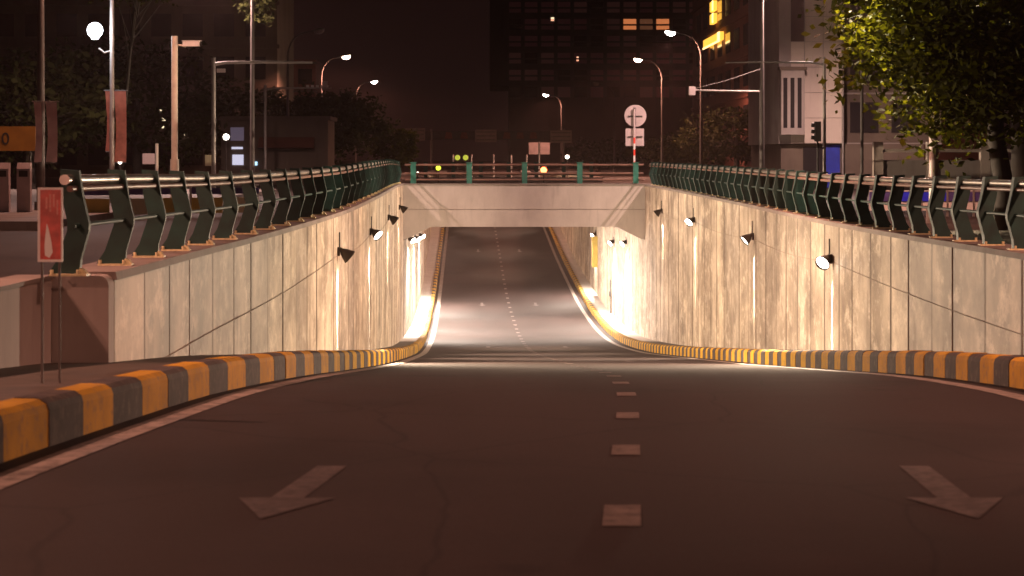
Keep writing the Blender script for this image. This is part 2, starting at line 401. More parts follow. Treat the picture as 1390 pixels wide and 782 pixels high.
def arrow(yc, off, sc=1.0):
    # tip toward the camera; shaft, then head
    yt, yb, ye = yc - 1.0, yc - 0.3, yc + 1.12 * sc
    def X(y): return XC(y) + off
    pts = []
    m = MB()
    def V(u, y): m.v.append((X(y) + u, y, roadz(y) + 0.005)); return len(m.v) - 1
    a = V(0, yt); b = V(-0.215, yb); c = V(0.215, yb)
    d = V(-0.075, yb); e = V(0.075, yb); f = V(-0.075, ye); g = V(0.075, ye)
    m.f += [[a, c, e, d, b], [d, e, g, f]]; m.sm += [False, False]
    m.build('direction_arrow', M['arrow'], road)
for ya in (10.05, 47.0, 84.0, 121.0, 157.0):
    arrow(ya, -1.48); arrow(ya, 1.46)

# verge strips between kerb and wall
def verge(KX, WX, sgn, y0, y1, mat):
    m = MB(); ys = list(range(y0, y1 + 1))
    for y in ys:
        z = roadz(y) + KH - 0.05
        a = KX(y) + sgn*0.13; b = WX(y) + sgn*0.25 + (sgn*0.55 if y < 20 and sgn < 0 else 0)
        m.v += [(a, y, z), (b, y, z)]
    for i in range(len(ys)-1):
        q = [2*i, 2*i+1, 2*i+3, 2*i+2]
        m.f.append(q if sgn > 0 else q[::-1]); m.sm.append(False)
    return tag(m.build('verge_strip', M[mat]), kind='structure')
verge(KL, WL, -1, 3, 84, 'dirt'); verge(KR, WR, 1, 3, 84, 'dirt'); verge(KL, WL, -1, 84, 259, 'fascia'); verge(KR, WR, 1, 84, 259, 'fascia')  # paler material on the bridge stretch puts its lamp glare into the colour

# kerbs: one painted stone after another
def kerb(KX, sgn, L, y0, y1, phase):
    root = empty('kerb', (0, 0, 0)); tag(root, kind='structure')
    prof = [(0.0, -0.06), (0.0, KH-0.07), (0.012, KH-0.03), (0.05, KH-0.004), (0.09, KH), (0.20, KH+0.002), (0.20, -0.06)]
    y = y0; k = phase
    while y < y1:
        ln = L * random.uniform(0.9, 1.1); ya, yb = y + 0.003, y + ln - 0.003
        dz = random.uniform(-0.006, 0.006); dx = random.uniform(-0.006, 0.006)
        m = MB(); vs = []
        for yy in (ya, yb):
            z0 = roadz(yy) + dz * (1 if yy == ya else 0.4)
            for u, v in prof: vs.append((KX(yy) + sgn*(u + dx), yy, z0 + v))
        n = len(prof)
        fs = [tuple(range(n)), tuple(reversed(range(n, 2*n)))] + [(i, n+i, n+(i+1) % n, (i+1) % n) for i in range(n)]
        if sgn > 0: fs = [tuple(reversed(f)) for f in fs]
        m.add(vs, fs)
        m.build('kerb_stone', M['yellow'] if k % 2 == 0 else M['black'], root)
        y += ln; k += 1
    return root
kerb(KL, -1, 0.95, 6.0, 215.0, 0)
kerb(KR, 1, 0.66, 10.0, 200.0, 0)

# retaining walls: panels, core, coping
def wall_side(sgn, WX, CP, y0, y1, step, label):
    root = empty('retaining_wall', (WX(y0), y0, 0)); tag(root, label, 'wall')
    inv = Vector((-WX(y0), -y0, 0))
    def place(o): o.location = inv; return o
    y = y0
    while y < y1 - 0.2:
        st = step * random.uniform(0.82, 1.18); ye = min(y + st, y1)
        if y1 - ye < step * 0.4: ye = y1
        ya, yb = y + 0.018, ye - 0.018
        j = random.uniform(-0.006, 0.006); xa, xb = WX(ya) + j, WX(yb) + j
        za0, zb0 = roadz(ya) - 0.2, roadz(yb) - 0.2
        za1, zb1 = CP(ya) - 0.075, CP(yb) - 0.075
        T = 0.10 * sgn; c = 0.012
        m = MB()
        # face with small chamfers at both vertical joints
        vs = [(xa + sgn*c, ya, za0), (xa, ya + c, za0), (xb, yb - c, zb0), (xb + sgn*c, yb, zb0), (xb + T, yb, zb0), (xa + T, ya, za0)]
        vt = [(v[0], v[1], za1 if i in (0, 1, 5) else zb1) for i, v in enumerate(vs)]
        nn = 6; fs = [(i, (i+1) % nn, nn + (i+1) % nn, nn + i) for i in range(nn)] + [tuple(range(nn, 2*nn))]
        if sgn < 0: fs = [tuple(reversed(f)) for f in fs]
        m.add(vs + vt, fs)
        place(m.build('wall_panel', M['wall'], root)); y = ye
    ys = sorted(set([y0, y1] + list(range(math.ceil(y0), int(y1) + 1))))
    def loft(name, mat, f):
        m = MB(); k = len(f(y0))
        for yy in ys: m.v += f(yy)
        for i in range(len(ys)-1):
            for q in range(k): m.f.append([i*k+q, i*k+(q+1) % k, (i+1)*k+(q+1) % k, (i+1)*k+q]); m.sm.append(False)
        m.f += [list(range(k)), list(range((len(ys)-1)*k, len(ys)*k))]; m.sm += [False, False]
        return place(m.build(name, mat, root, fix=True))
    loft('wall_core', M['block'], lambda yy: [(WX(yy)+sgn*0.07, yy, roadz(yy)-0.3), (WX(yy)+sgn*0.55, yy, roadz(yy)-0.3), (WX(yy)+sgn*0.55, yy, CP(yy)-0.075), (WX(yy)+sgn*0.07, yy, CP(yy)-0.075)])
    loft('coping', M['coping'], lambda yy: [(WX(yy)-sgn*0.035, yy, CP(yy)-0.073), (WX(yy)+sgn*0.58, yy, CP(yy)-0.073), (WX(yy)+sgn*0.58, yy, CP(yy)), (WX(yy)-sgn*0.02, yy, CP(yy))])
    return root
wallL = wall_side(-1, WL, CPL, 20.0, YB0, 1.75, 'long streaked concrete retaining wall on the side of the small red sign')
wallR = wall_side(1, WR, CPR, 15.0, YB0, 1.75, 'long streaked concrete retaining wall below the big leafy tree')
cpb = lambda y: ZC - 1.05
tl = wall_side(-1, WL, lambda y: -0.9, YB0 + 0.01, YB1, 1.75, 'brightly lit concrete wall under the bridge on the small red sign side')
tr = wall_side(1, WR, lambda y: -0.9, YB0 + 0.01, YB1, 1.75, 'brightly lit concrete wall under the bridge on the big tree side')
fl = wall_side(-1, WL, cpb, YB1 + 0.01, 228.0, 3.5, 'far ramp wall beyond the bridge on the small red sign side')
fr = wall_side(1, WR, cpb, YB1 + 0.01, 228.0, 3.5, 'far ramp wall beyond the bridge on the big tree side')

# end pillar of the wall with a rounded corner, and the low wall in front of it
x1 = WL(20.0) + 0.005; x0 = x1 - 0.56; zt = CPL(20.0) - 0.02; zb = roadz(20) - 0.1
arc = [(x1 - 0.09 + 0.09*math.cos(R(a)), zt - 0.09 + 0.09*math.sin(R(a))) for a in range(0, 91, 15)]
ep = MB().prism([(x0, zb), (x1, zb)] + arc + [(x0, zt)], 'y', 19.72, 19.995).build('end_pillar', M['block'], fix=True)
tag(ep, 'dull concrete wall end block with a rounded top corner', 'pillar')
lw = empty('low_wall', (-4.3, 14, 0)); tag(lw, 'low plain concrete wall running from behind the small red sign', 'wall')
lwx = tabf([(2, -4.55), (10, -4.18), (19.7, -3.92)])
m = MB(); m2 = MB(); ys = [4, 8, 12, 16, 19.71]
for yy in ys:
    m.v += [(lwx(yy), yy, roadz(yy)-0.1), (lwx(yy)-0.3, yy, roadz(yy)-0.1), (lwx(yy)-0.3, yy, CPL(yy)-0.05), (lwx(yy), yy, CPL(yy)-0.05)]
    m2.v += [(lwx(yy)+0.02, yy, CPL(yy)-0.048), (lwx(yy)-0.32, yy, CPL(yy)-0.048), (lwx(yy)-0.32, yy, CPL(yy)-0.012), (lwx(yy)+0.02, yy, CPL(yy)-0.012)]
for q in (m, m2):
    for i in range(len(ys)-1):
        for k in range(4): q.f.append([i*4+k, i*4+(k+1) % 4, (i+1)*4+(k+1) % 4, (i+1)*4+k]); q.sm.append(False)
    q.f += [[0,1,2,3], [len(ys)*4-4+k for k in range(4)]]; q.sm += [False, False]
for q, nm, mt in ((m, 'wall_body', M['block']), (m2, 'coping', M['coping'])):
    q.build(nm, mt, lw, fix=True).location = (4.3, -14, 0)

# ------------------------------------------------------------------ bridge
br = empty('underpass_bridge', (1.35, YB0, 0)); tag(br, 'pale concrete road bridge crossing over the underpass', 'bridge')
def badd(mbx, name, mat): o = mbx.build(name, mat, br, fix=True); o.location = (-1.35, -YB0, 0); return o
xl, xr = WL(91), WR(91)
zs = ZC - 2.79          # soffit
zseam = ZC - 2.09
badd(MB().box(xl-0.5, xr+0.5, YB0-0.02, YB0+0.35, zseam+0.035, ZC-1.06), 'parapet', M['fascia'])
badd(MB().box(xl-0.45, xr+0.45, YB0+0.01, YB0+0.3, zseam+0.001, zseam+0.034), 'seam_strip', M['block'])
badd(MB().box(xl-0.5, xr+0.5, YB0-0.05, YB0+0.40, ZC-1.06+0.002, ZC-1.01), 'parapet_cap', M['coping'])
badd(MB().prism([(xl-0.4, zseam), (xl-0.4, zs-0.52), (xl+0.06, zs-0.52), (xl+0.06, zs-0.5), (xl+1.15, zs), (xr-1.15, zs), (xr-0.06, zs-0.5), (xr-0.06, zs-0.52), (xr+0.4, zs-0.52), (xr+0.4, zseam)], 'y', YB0-0.035, YB0+0.6), 'edge_beam', M['fascia'])
def soff(y, z): return z
ys = [YB0+0.61, 100, 110, 120, YB1-0.01]
q = MB()
for yy in ys:
    a, b = WL(yy), WR(yy)
    q.v += [(a-0.5,yy,-0.06),(a-0.5,yy,zs-0.6),(a+0.07,yy,zs-0.55),(a+1.15,yy,zs+0.01),(b-1.15,yy,zs+0.01),(b-0.07,yy,zs-0.55),(b+0.5,yy,zs-0.6),(b+0.5,yy,-0.06)]
for i in range(len(ys)-1):
    for k in range(8): q.f.append([i*8+k, i*8+(k+1) % 8, (i+1)*8+(k+1) % 8, (i+1)*8+k]); q.sm.append(False)
q.f += [list(range(8)), list(range((len(ys)-1)*8, len(ys)*8))]; q.sm += [False, False]
badd(q, 'deck_slab', M['fascia'])
badd(MB().box(WL(128)-0.5, WR(128)+0.5, YB1, YB1+0.35, zs-0.1, ZC-1.05), 'back_parapet', M['fascia'])

# ------------------------------------------------------------------ railings
def post_mesh(sgn):
    # boomerang plate: top leans away from the road, kink toward the road, foot back out.  u = toward the road
    H = 0.895
    road_edge = [(0.005, 0.0), (0.015, 0.12), (0.085, 0.37), (0.09, 0.43), (0.035, 0.66), (0.0, H)]
    back_edge = [(-0.165, H+0.012), (-0.15, 0.66), (-0.10, 0.44), (-0.105, 0.37), (-0.19, 0.12), (-0.27, 0.0)]
    poly = [(-sgn*u, v) for u, v in road_edge + back_edge]
    m = MB(); m.prism(poly, 'y', *((-0.06, 0.06) if sgn > 0 else (-0.035, 0.035)))
    # flange along the road edge
    for (u0, v0), (u1, v1) in zip(road_edge[:-1], road_edge[1:]) if sgn > 0 else ():
        a, b = -sgn*u0, -sgn*u1; d = -sgn*0.010
        m.hexa([(a,-0.075,v0),(a+d,-0.075,v0),(a+d,0.075,v0),(a,0.075,v0),(b,-0.075,v1),(b+d,-0.075,v1),(b+d,0.075,v1),(b,0.075,v1)])
    return m.mesh('post', M['green'])
def foot_mesh(sgn):
    m = MB(); s = sgn
    m.box(*sorted((s*-0.075, s*0.25)), -0.08, 0.08, 0.0, 0.018)
    if s < 0: m.prism([(s*-0.07,0.018),(s*-0.005,0.018),(s*-0.005,0.07),(s*-0.045,0.055)], 'y', -0.04, 0.04)
    for u in (0.0, 0.23):
        for v in (-0.065, 0.065): m.cyl((s*u, v, 0.02), (s*u, v, 0.055), 0.018, n=6)
    return m.mesh('base_plate', M['foot'])
def railing(sgn, WX, CP, ys, label, y_end):
    root = empty('guard_railing', (WX(ys[0]), ys[0], 0)); tag(root, label, 'railing')
    inv = Vector((-WX(ys[0]), -ys[0], 0))
    pm, fm = post_mesh(sgn), foot_mesh(sgn)
    OFF = 0.14
    for y in ys:
        base = Vector((WX(y) + sgn*OFF, y, CP(y)))
        ang = math.atan2(WX(y+0.5) - WX(y-0.5), 1.0)
        o = inst('post', pm, root, base + Vector((0,0,0.021)) + inv, -ang + random.uniform(-0.03, 0.03))
        o2 = inst('base_plate', fm, root, base + inv, -ang)
    yy = [ys[0] - 0.25] + ys[1:-1] + [y_end]
    def rail(name, du, h, r, mat):
        pts = [(WX(y) + sgn*(OFF + du), y, CP(y) + h) for y in yy]
        o = MB().tube(pts, r, 12).build(name, mat, root); o.location = inv
    rail('top_rail', 0.075, 0.838, 0.046, M['steel'])
    rail('upper_rail', 0.03, 0.76, 0.028, M['rustrail'])
    rail('middle_rail', 0.0, 0.44, 0.02, M['green'])
    return root
ysL = [19.25 + 2.08 * k for k in range(35)]
ysR = [17.9 + 1.66 * k for k in range(44)]
CPLr = lambda y: CPL(y) + 0.0005
CPRr = lambda y: CPR(y) + 0.0005
railing(-1, WL, CPLr, ysL, 'dark green railing with boomerang posts above the wall by the red sign', YB0 - 0.15)
railing(1, WR, CPRr, ysR, 'dark green railing with boomerang posts above the wall under the tree', YB0 - 0.15)
rb = empty('bridge_railing', (1.35, YB0 + 0.17, ZC - 1.01)); tag(rb, 'straight bridge railing with square green posts and brown rails', 'railing')
pmesh = MB().box(-0.11, 0.11, -0.06, 0.06, 0.0, 0.84).box(-0.135, 0.135, -0.085, 0.085, 0.84, 0.88).mesh('post', M['green2'])
for px in (561, 637, 712, 787, 863):
    inst('post', pmesh, rb, ((px-HX)/FPX*91.17 - 1.35, 0, 0.0))
for h, r in ((0.77, 0.045), (0.42, 0.045), (0.16, 0.04)):
    MB().cyl((xl-1.30, 0.0, h), (xr-1.40, 0.0, h), r, n=10).build('rail', M['rustrail'], rb)
rb2 = empty('bridge_railing', (1.0, YB1 + 0.17, ZC - 1.05)); tag(rb2, 'second bridge railing on the far edge of the crossing street', 'railing')
for k in range(7): inst('post', pmesh, rb2, (-4.8 + 1.6*k, 0, 0.0))
for h in (0.77, 0.42, 0.16): MB().cyl((-5.2, 0, h), (5.2, 0, h), 0.045, n=8).build('rail', M['rustrail'], rb2)

# ------------------------------------------------------------------ wall lamps
def wall_lamp(sgn, y, z, WX, label, group, p_streak, p_flood, aim_y, flood_y=0.0, col=C_WALL, stem=0.26, s=1.09):
    root = empty('wall_lamp', (WX(y), y, z)); tag(root, label, 'lamp', group)
    t = -sgn      # direction toward the road
    MB().cyl((t*0.05, 0, 0.05*s), (t*0.05, 0, stem + 0.1), 0.016, n=8).build('stem', M['lampbody'], root)
    MB().box(*sorted((t*0.008, t*0.055)), -0.05, 0.05, -0.10*s, 0.06*s).build('bracket', M['lampbody'], root)
    ax = Vector((t*0.72, aim_y, -0.62)).normalized()
    q = Vector((0, 0, 1)).rotation_difference(ax).to_matrix().to_4x4()
    mat = Matrix.Translation((t*0.07, 0, 0.02)) @ q
    hd = MB().lathe([(0.0, -0.03), (0.035, -0.03), (0.045, 0.02), (0.085*s, 0.09*s), (0.135*s, 0.21*s), (0.14*s, 0.225*s), (0.128*s, 0.215*s), (0.07*s, 0.09*s), (0.0, 0.08*s)], 18, mat).build('shade', M['lampbody'], root)
    MB().lathe([(0.0, 0.208*s), (0.06*s, 0.205*s), (0.122*s, 0.195*s), (0.0, 0.17*s)], 16, mat).build('lens', M['bulb'], root)
    if p_streak:
        spot('streak_light', root, (t*0.06, 0.0, -0.10), (t*0.06 - t*0.27, 0.0, -3.10), p_streak, (1.0, 0.84, 0.64), 11.0, 0.8, 0.03)
    if p_flood:
        c = mat @ Vector((0, 0, 0.26*s)); d = c + (Vector((t*0.9, flood_y, -0.18)) if s < 1.1 else Vector((t*0.55, flood_y, -0.9)))
        spot('flood_light', root, c, d, p_flood, col, 128 if s < 1.1 else 160, 0.6, 0.10)
    return root
GL = 'cone lamps along the concrete walls'
for k, (y, z) in enumerate([(43.8, -0.46), (54.8, -0.43), (67.0, -0.40), (82.0, -0.42)]):
    wall_lamp(-1, y, z, WL, ['cone wall lamp on the red sign side, nearest, with long streak below', 'second cone wall lamp from the camera on the red sign side',
              'third cone wall lamp from the camera on the red sign side', 'cone wall lamp on the red sign side beside the bridge corner'][k], GL, 60000, [7600, 4800, 5000, 5000][k], [0.15, -0.45, 0.15, 0.1][k], [-0.35, 0, 0, 0][k])
for k, (y, z) in enumerate([(41.9, -0.52), (54.4, -0.53), (70.0, -0.55), (82.4, -0.56)]):
    wall_lamp(1, y, z, WR, ['glaring cone wall lamp on the tree side, nearest the camera', 'second cone wall lamp from the camera on the tree side',
              'third cone wall lamp from the camera on the tree side', 'cone wall lamp on the tree side beside the bridge corner'][k], GL, 30000, [6200, 4800, 5000, 5000][k], [-0.75, -0.15, -0.6, 0.1][k], [-0.4, 0, 0, 0][k])
GT = 'bright lamps under the bridge'
for k, (y, z) in enumerate([(98.5, -2.16), (108.0, -2.45), (119.0, -2.7)]):
    wall_lamp(-1, y, z, WL, ['bright lamp under the bridge haunch on the red sign side', 'middle lamp under the bridge on the red sign side', 'farthest lamp under the bridge on the red sign side'][k], GT, 5000, 13000, -0.55, 0.0, C_TUN, 0.1, 1.2)
for k, (y, z) in enumerate([(101.5, -2.42), (110.0, -2.72), (125.0, -2.85)]):
    wall_lamp(1, y, z, WR, ['bright lamp under the bridge nearest the tree side corner', 'second bright lamp under the bridge on the tree side', 'small bright lamp deepest under the bridge on the tree side'][k], GT, 2400, 6800, -0.5, 0.0, C_TUN, 0.1, 1.2)
GF = 'cone lamps along the far ramp walls'
for k, y in enumerate((141.0, 156.0, 173.0)):
    od = ('nearest', 'middle', 'farthest')[k]
    wall_lamp(-1, y, -0.45, WL, od + ' cone lamp on the far ramp wall, bushy tree side', GF, 0, 1600, -0.2)
    wall_lamp(1, y, -0.45, WR, od + ' cone lamp on the far ramp wall, round sign side', GF, 0, 1600, -0.2)
# cables along the walls, lamp to lamp
def cable(sgn, WX, pts, label):
    P3 = []
    for (ya, za), (yb, zb) in zip(pts[:-1], pts[1:]):
        for i in range(8):
            t = i / 8.0; y = ya + (yb-ya)*t
            P3.append((WX(y) - sgn*0.018, y, za + (zb-za)*t - 0.10*math.sin(math.pi*t)))
    y, z = pts[-1]; P3.append((WX(y) - sgn*0.018, y, z))
    tag(MB().tube(P3, 0.0055, 6).build('lamp_cable', M['cable']), label, 'cable')
cable(-1, WL, [(21.5,-0.70),(43.8,-0.56),(54.8,-0.53),(67,-0.50),(82,-0.52)], 'dark cable strung along the wall between lamps on the red sign side')
cable(1, WR, [(19,-0.74),(41.9,-0.60),(54.4,-0.62),(70,-0.64),(82.4,-0.65)], 'dark cable strung along the wall between lamps on the tree side')
# thin conduit pipe and switch box on the tree-side tunnel wall
cp = empty('conduit_pipe', (WR(112)-0.05, 112, roadz(112)+0.25)); tag(cp, 'thin dark pipe standing against the bright wall under the bridge', 'pipe')
MB().cyl((0,0,0), (0,0,1.7), 0.04, n=8).build('pipe', M['dark'], cp); MB().box(-0.09,0.03,-0.09,0.09,0.85,1.1).build('junction_box', M['dark'], cp)
pb = empty('panel_box', (WR(124)-0.01, 124, -4.7)); tag(pb, 'tall pale cabinet on the wall at the back of the bridge', 'cabinet')
MB().box(-0.28, 0, -0.5, 0.5, 0, 1.7).build('body', M['yellowpanel'], pb); MB().box(-0.30,-0.281,-0.42,0.42,0.08,1.62).build('door', M['yellowpanel'], pb)

# ------------------------------------------------------------------ street lamps
def street_lamp(x, y, side, lit, label, h=9.0, pm='pole', arm=1.8, lens='lampwhite', power=P_STREET, cone=162, nolight=False, col=None, aim=None):
    root = empty('street_lamp', (x, y, 0)); tag(root, label, 'street lamp', 'street lamps lining the ramp')
    MB().cyl((0,0,0), (0,0,0.35), 0.16, 0.15, 12).build('base', M['pole'], root)
    t = side; pts = [(0,0,0.35), (0,0,3), (0,0,h-1.6)]; rr = [0.10, 0.09, 0.065]
    for k in range(1, 8):
        a = k/7*R(78); pts.append((t*arm*0.62*(1-math.cos(a)), 0, h-1.6+1.45*math.sin(a))); rr.append(0.055)
    pts.append((t*(arm-0.25), 0, h-0.02)); rr.append(0.045)
    MB().tube(pts, rr, 10).build('pole', M[pm], root)
    mt = Matrix.Translation((t*(arm+0.05), 0, h+0.0)) @ Matrix.Rotation(-t*R(10), 4, 'Y') @ Matrix.Diagonal((1.0, 0.5, 1, 1))
    MB().lathe([(0.0,0.13),(0.18,0.115),(0.32,0.05),(0.36,0.0),(0.30,-0.01),(0.0,-0.01)], 16, mt).build('head', M['pole'], root)
    MB().lathe([(0.31,-0.012),(0.29,-0.11),(0.19,-0.21),(0.0,-0.26)], 16, mt).build('lens', M[lens] if lit else M['signback'], root)
    if lit and not nolight:
        spot('lamp_light', root, (t*(arm+0.05), 0, h-0.32), aim or (t*(arm+0.05), 0, 0), power, col or C_STREET, cone, 0.35, 0.14 if y < 100 else 0.4)
    if aim: spot('down_light', root, (t*(arm+0.05), 0, h-0.34), (t*(arm+0.05), 0, 0), 3600, C_STREET, 140, 0.4, 0.14)  # second spot added to brighten the barrier below the tree
    return root
# beside and behind the camera (some are unseen and added for their light)
for (x, y, sd, pw, cn, lb) in [(-12.3, -16, 1, 26000, 168, 'street lamp behind the camera on the red sign side'), (-12.6, -48, 1, 34000, 170, 'added unseen street lamp far behind the camera on the red sign side'),  # the far-behind lamp is unseen, added to light the walls
                       (-12.3, 19, 1, 8000, 150, 'street lamp beside the ramp on the red sign side, just past the red sign'),
                       (-10.6, 52, 1, 2600, 160, 'grey street lamp pole passing behind the pink hanging banners'), (-9.3, 86, -1, 8000, 168, 'grey street lamp pole next to the lit shop window'),
                       (12.6, -9, -1, 12000, 168, 'street lamp behind the camera on the tree side'), (12.9, -44, -1, 40000, 170, 'added unseen street lamp far behind the camera on the tree side'),  # far-behind one again an unseen addition for wall light
                       (12.6, 21, -1, 6500, 132, 'added unseen street lamp beside the ramp in front of the big tree'),  # unseen lamp added to light the opposite wall
                       (9.3, 46.5, -1, 26000, 46, 'unseen street lamp in the big tree, added to light its leaf edge'), (10.6, 86.5, 1, 9500, 168, 'tall bare street lamp pole in front of the pale tiled building')]:  # lamp in the tree is unseen, placed and aimed for the leaf edge
    street_lamp(x, y, sd, True, lb, power=pw, cone=cn, col=C_WHITER if y > 80 else ((1.0, 0.82, 0.5) if y == 46.5 else None), pm='poledark' if 50 < y else 'pole', arm=3.0 if y == 46.5 else 1.8, h=6.6 if y == 46.5 else 9.0, aim=(-1.0, -3.2, 4.3) if y == 46.5 else None)
for (lx, ly, y, sd, lit, lb, ln) in [(433,42,131,1,False,'unlit street lamp with curved arm above the upper traffic arm','lampwhite'), (470,77,164,1,True,'lit street lamp just above the far traffic arm','lampwarm'),
                       (508,111,217,1,True,'lowest lit street lamp above the small tree','lampwhite'), (910,44,133,-1,True,'brightest white street lamp beside the amber building sign','lampwhite'),
                       (866,81,170,-1,True,'warm lit street lamp above the round road sign','lampwarm'), (809,114,223,-1,False,'unlit street lamp between two lit ones over the bridge','lampwhite'),
                       (741,129,262,-1,True,'small lit street lamp over the middle of the bridge','lampwhite')]:
    X, Y, Z = P(lx, ly, y)
    street_lamp(X - sd*1.85, y, sd, lit, lb, h=Z+0.05, lens=ln, power=9000, cone=168, pm='poledark')

# ------------------------------------------------------------------ small red sign by the wall end
sg = empty('road_sign', (-3.03, 15.2, roadz(15.2) + KH - 0.05)); tag(sg, 'small upright red board with white border on two thin posts', 'sign')
for u in (-0.06, 0.06): MB().cyl((u, 0, 0), (u, 0, 1.33), 0.0095, n=8).build('post', M['poledark'], sg)
MB().box(-0.086, 0.086, -0.022, -0.0105, 0.835, 1.345).build('board', M['white'], sg)
bd = MB().box(-0.068, 0.074, -0.0265, -0.0225, 0.852, 1.330).build('red_face', M['signred'], sg)
q = MB()
for (u, v, wd, h) in ((-0.03, 1.20, 0.012, 0.08), (-0.005, 1.18, 0.012, 0.12), (0.02, 1.21, 0.012, 0.09), (0.045, 1.16, 0.01, 0.10)):
    q.box(u, u+wd, -0.0285, -0.027, v, v+h)
q.build('faded_strokes', M['strokes'], bd)
q = MB(); fl0 = [(-0.035,0.88),(-0.005,0.862),(0.018,0.90),(0.010,0.97),(-0.012,1.07),(-0.022,1.10),(-0.032,1.02),(-0.038,0.94)]
q.prism(fl0, 'y', -0.0285, -0.027)
q.build('white_glare_mark', M['white'], bd, fix=True)  # glare on the board, put in as a white shape

# ------------------------------------------------------------------ trees
def tree(name, loc, trunk_h, trunk_r, cen, rad, clumps, per, leaf, mat, label, seed, group=None, hang=0.0):
    rnd = random.Random(seed)
    root = empty(name, loc); tag(root, label, 'tree', group)
    cx, cy, cz = cen; rx, ry, rz = rad
    m = MB()
    m.tube([(0,0,-0.1),(0.02,0.0,trunk_h*0.4),(cx*0.3,cy*0.3,trunk_h),(cx*0.6,cy*0.6,cz*0.75+trunk_h*0.25),(cx,cy,cz+rz*0.2)], [trunk_r*1.25,trunk_r,trunk_r*0.85,trunk_r*0.5,trunk_r*0.15], 9)
    cl = []
    for k in range(clumps):
        while True:
            p = Vector((rnd.uniform(-1,1), rnd.uniform(-1,1), rnd.uniform(-1,1)))
            if 0.25 < p.length < 1: break
        p = p * (0.55 + 0.45*rnd.random())/max(p.length, 0.3) * p.length**0.5
        cl.append(Vector((cx + p.x*rx, cy + p.y*ry, cz + p.z*rz - (hang*rnd.random() if p.z < 0 else 0))))
    for k in range(14):
        e = rnd.choice(cl); s0 = Vector((cx*0.3, cy*0.3, trunk_h)).lerp(Vector((cx, cy, cz)), rnd.random()*0.7)
        mid = s0.lerp(e, 0.5) + Vector((0, 0, 0.12*rz))
        m.tube([s0, mid, e], [trunk_r*0.38, trunk_r*0.24, trunk_r*0.06], 6)
    m.build('trunk', M['bark'], root)
    v = []; f = []
    for c in cl:
        cr = rnd.uniform(0.6, 1.15) * min(rx, rz) * 0.24
        for i in range(per):
            d = Vector((rnd.gauss(0,1), rnd.gauss(0,1), rnd.gauss(0,0.75))) * (cr*0.55)
            p = c + d
            a = Vector((rnd.gauss(0,1), rnd.gauss(0,1), rnd.gauss(-0.2,0.6))).normalized()
            b = a.cross(Vector((rnd.gauss(0,1), rnd.gauss(0,1), rnd.gauss(0,1)))).normalized()
            L = leaf*rnd.uniform(0.7, 1.35); n0 = len(v)
            v += [tuple(p), tuple(p + a*L*0.5 + b*L*0.24), tuple(p + a*L), tuple(p + a*L*0.5 - b*L*0.24)]
            f.append((n0, n0+1, n0+2, n0+3))
    me = bpy.data.meshes.new('crown'); me.from_pydata(v, [], f); me.materials.append(mat); me.update()
    link(bpy.data.objects.new('crown', me), root)
    return root
GTREE = 'street trees around the crossing'
tree('leafy_tree', (9.75, 42, 0), 1.7, 0.2, (-0.5, 0, 5.0), (3.0, 2.7, 3.4), 620, 46, 0.19, M['leaf'], 'big leafy street tree beyond the railing with bright yellow-green edge', 3, GTREE, 0.35)
tree('leafy_tree', (13.4, 56, 0), 2.5, 0.25, (0, 0, 5.0), (3.0, 2.6, 2.8), 200, 40, 0.22, M['leafdark'], 'dark tree behind the big leafy tree at the picture edge', 4, GTREE)
tree('leafy_tree', (-9.8, 135, 0), 1.6, 0.2, (0, 0, 3.6), (4.2, 3.4, 2.3), 230, 34, 0.34, M['leafdark'], 'bushy tree past the end of the railing left of the bridge', 5, GTREE)
tree('leafy_tree', (-6.6, 150, 0), 0.8, 0.14, (0, 0, 2.3), (1.9, 1.9, 1.4), 90, 30, 0.32, M['leaf'], 'small pale tree right at the railing corner of the bridge', 6, GTREE)
tree('leafy_tree', (-11.9, 71, 0), 4.5, 0.06, (0.9, 0, 7.9), (2.2, 2.6, 1.75), 140, 40, 0.22, M['leaf'], 'tall tree with only its lowest leaves in view above the camera pole', 8, GTREE)
tree('leafy_tree', (-9.74, 90, 0), 6.0, 0.05, (0.15, 0, 8.8), (1.1, 1.6, 2.2), 80, 36, 0.24, M['leafdark'], 'tall tree whose hanging leaves reach above the long traffic arm', 9, GTREE)
for k, (px, y, h, rx, lb) in enumerate([(40,100,6.0,5.0,'dark tree mass behind the yellow board'), (185,112,7.5,5.0,'dark tree mass behind the tall camera pole'), (318,150,6.5,5.0,'dark tree mass behind the long traffic arm'),
                                        (1000,170,5.0,5.2,'dark tree behind the tree side lamp poles'), (925,190,3.4,4.6,'low dark tree behind the round road sign'), (812,230,3.2,4.4,'low dark tree right of the far sign gantry')]):
    tree('leafy_tree', ((px-HX)/FPX*y, y, 0), h*0.3, 0.25, (0, 0, h*0.6), (rx, rx*0.8, h*0.5), 130, 26, 0.42, M['leafdark'], lb, 20+k, GTREE)

# ------------------------------------------------------------------ left street furniture
isl = MB().box(-60, -8.55, 42, 88, -0.05, 0.15).build('pavement', M['coping']); tag(isl, kind='structure')
kb = empty('pavement_kerb', (0,0,0)); tag(kb, kind='structure')
km = MB().box(-0.49, 0.49, 0, 0.15, -0.05, 0.17).mesh('kerb_stone', M['coping'])
for k in range(12): inst('kerb_stone', km, kb, (-9.05 - k, 41.85, 0))
